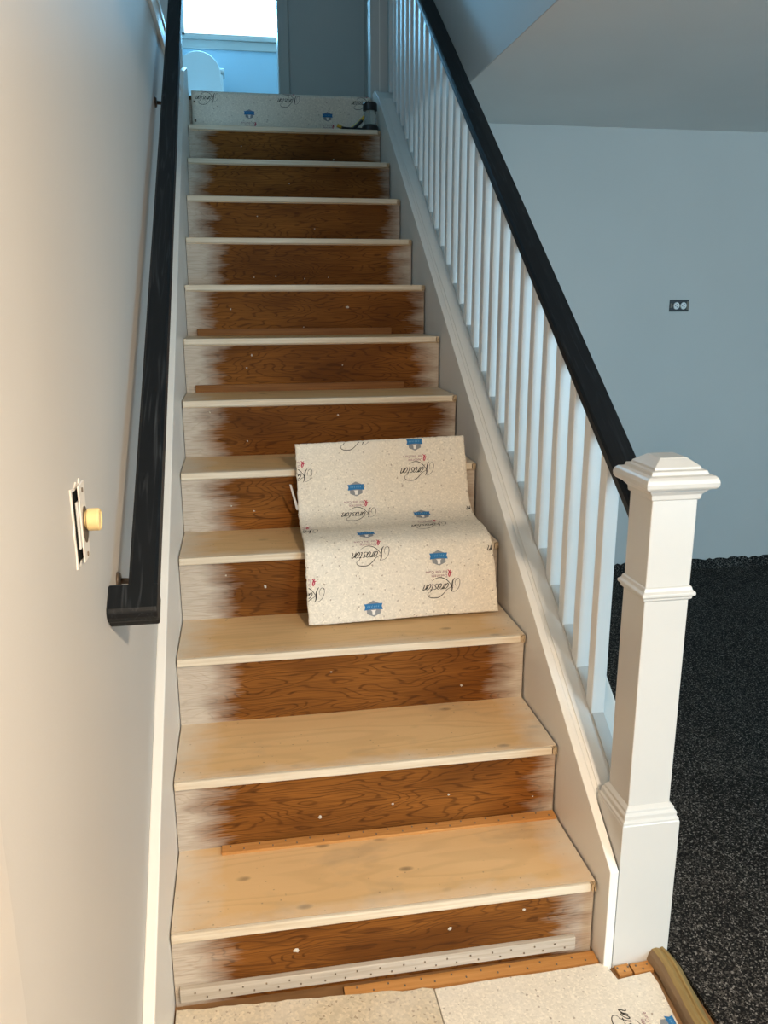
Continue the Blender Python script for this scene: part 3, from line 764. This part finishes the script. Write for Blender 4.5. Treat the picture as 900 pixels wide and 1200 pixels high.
# ================================================================== tools on the top tread
TZ = 12*R
bt = thing('jar', 'clear jar with black lid beside the skirt on the top tread', 'jar', (.895, 2.965, TZ))
obj('base', lathe([(0, 0), (.040, 0), (.042, .004), (.042, .026), (.036, .034), (0, .034)]), 'black_plastic', bt, (.895, 2.965, TZ), smooth=False)
obj('body', lathe([(0, .034), (.033, .034), (.033, .090), (.028, .100), (0, .100)]), 'clear_glass', bt, (.895, 2.965, TZ), smooth=False)
obj('lid', lathe([(0, .100), (.034, .100), (.036, .103), (.036, .132), (.032, .138), (0, .138)]), 'black_plastic', bt, (.895, 2.965, TZ), smooth=False)
pl = thing('pliers', 'yellow and black handled pliers lying open on the top tread', 'pliers', (.80, 2.94, TZ))
obj('handle', sweep(catmull([(.80, 2.945, TZ+.012), (.775, 2.94, TZ+.010), (.75, 2.935, TZ+.014), (.725, 2.93, TZ+.024)], 4), circ(.0085, 8)), 'tool_yellow', pl)
obj('handle_grip', sweep(catmull([(.805, 2.94, TZ+.011), (.785, 2.934, TZ+.010), (.765, 2.930, TZ+.010), (.745, 2.926, TZ+.012)], 4), circ(.0078, 8)), 'black_plastic', pl)
obj('handle', sweep(catmull([(.80, 2.95, TZ+.014), (.825, 2.955, TZ+.034), (.85, 2.96, TZ+.056), (.868, 2.965, TZ+.075)], 4), circ(.0085, 8)), 'tool_yellow', pl)
obj('handle_grip', sweep(catmull([(.806, 2.94, TZ+.012), (.828, 2.944, TZ+.030), (.852, 2.95, TZ+.052)], 4), circ(.0078, 8)), 'black_plastic', pl)
obj('jaw', loft([[(x, 2.945+a, TZ+.010+b) for a, b in circ(r, 8)] for x, r in ((.775, .008), (.80, .0098), (.83, .0098), (.86, .007), (.89, .004))]), 'black_plastic', pl)

# ================================================================== toilet in the bathroom
tx, ty = -.035, 5.62
to = thing('toilet', 'white toilet with raised lid under the bathroom window', 'toilet', (tx, ty, LZ))
obj('tank', boxes(((tx-.20, ty, LZ+.36), (tx+.20, ty+.19, LZ+.69))), 'ceramic', to, bevel=.02, seg=3)
obj('tank_lid', boxes(((tx-.212, ty-.012, LZ+.692), (tx+.212, ty+.20, LZ+.725))), 'ceramic', to, bevel=.01, seg=3)
def lidbm():
    P = []
    for i in range(33):
        a = pi*i/32
        P.append((tx+.02+.165*math.cos(a), LZ+.665+.165*math.sin(a)))
    P += [(tx-.155, LZ+.42), (tx+.195, LZ+.42)]
    bm = bmesh.new()
    A = [bm.verts.new((x, ty-.06-(z-LZ-.4)*-.05, z)) for x, z in P]; B = [bm.verts.new((x, ty-.035-(z-LZ-.4)*-.05, z)) for x, z in P]
    bm.faces.new(A); bm.faces.new(B[::-1])
    for i in range(len(P)): bm.faces.new((A[i], B[i], B[(i+1) % len(P)], A[(i+1) % len(P)]))
    return bm
obj('seat_lid', lidbm(), 'ceramic', to, bevel=.006)
def bowl():
    rings = []
    for z, rx, ry, cy in ((0, .11, .20, -.22), (.08, .10, .19, -.22), (.2, .12, .20, -.24), (.33, .18, .25, -.28), (.40, .19, .26, -.28), (.405, .15, .22, -.28), (.30, .10, .14, -.28)):
        rings.append([(tx+.02+rx*math.cos(2*pi*i/24), ty+cy+ry*math.sin(2*pi*i/24), LZ+z) for i in range(24)])
    return loft(rings)
obj('bowl', bowl(), 'ceramic', to, smooth=True)
obj('flush_lever', sweep([(tx+.17, ty-.004, LZ+.655), (tx+.17, ty-.02, LZ+.655), (tx+.11, ty-.024, LZ+.648)], circ(.006, 8)), 'bracket_metal', to)

# ================================================================== adjustable ceiling lamp in the entry, behind the viewer
cl = thing('ceiling_lamp', 'round white adjustable ceiling lamp above the entry', 'lamp', (.99, -2.25, CEIL))
def ring():
    n = 32; prof = [(.125, -.002), (.150, -.002), (.150, -.012), (.125, -.012)]
    rings = [[((r*math.cos(2*pi*i/n)), r*math.sin(2*pi*i/n), z) for r, z in prof] for i in range(n)]
    return loft(rings+[rings[0]], caps=False)
obj('trim_ring', ring(), 'plastic_white', cl, (.99, -2.25, CEIL))
for o in bpy.data.objects:
    if 'base' in o: del o['base']
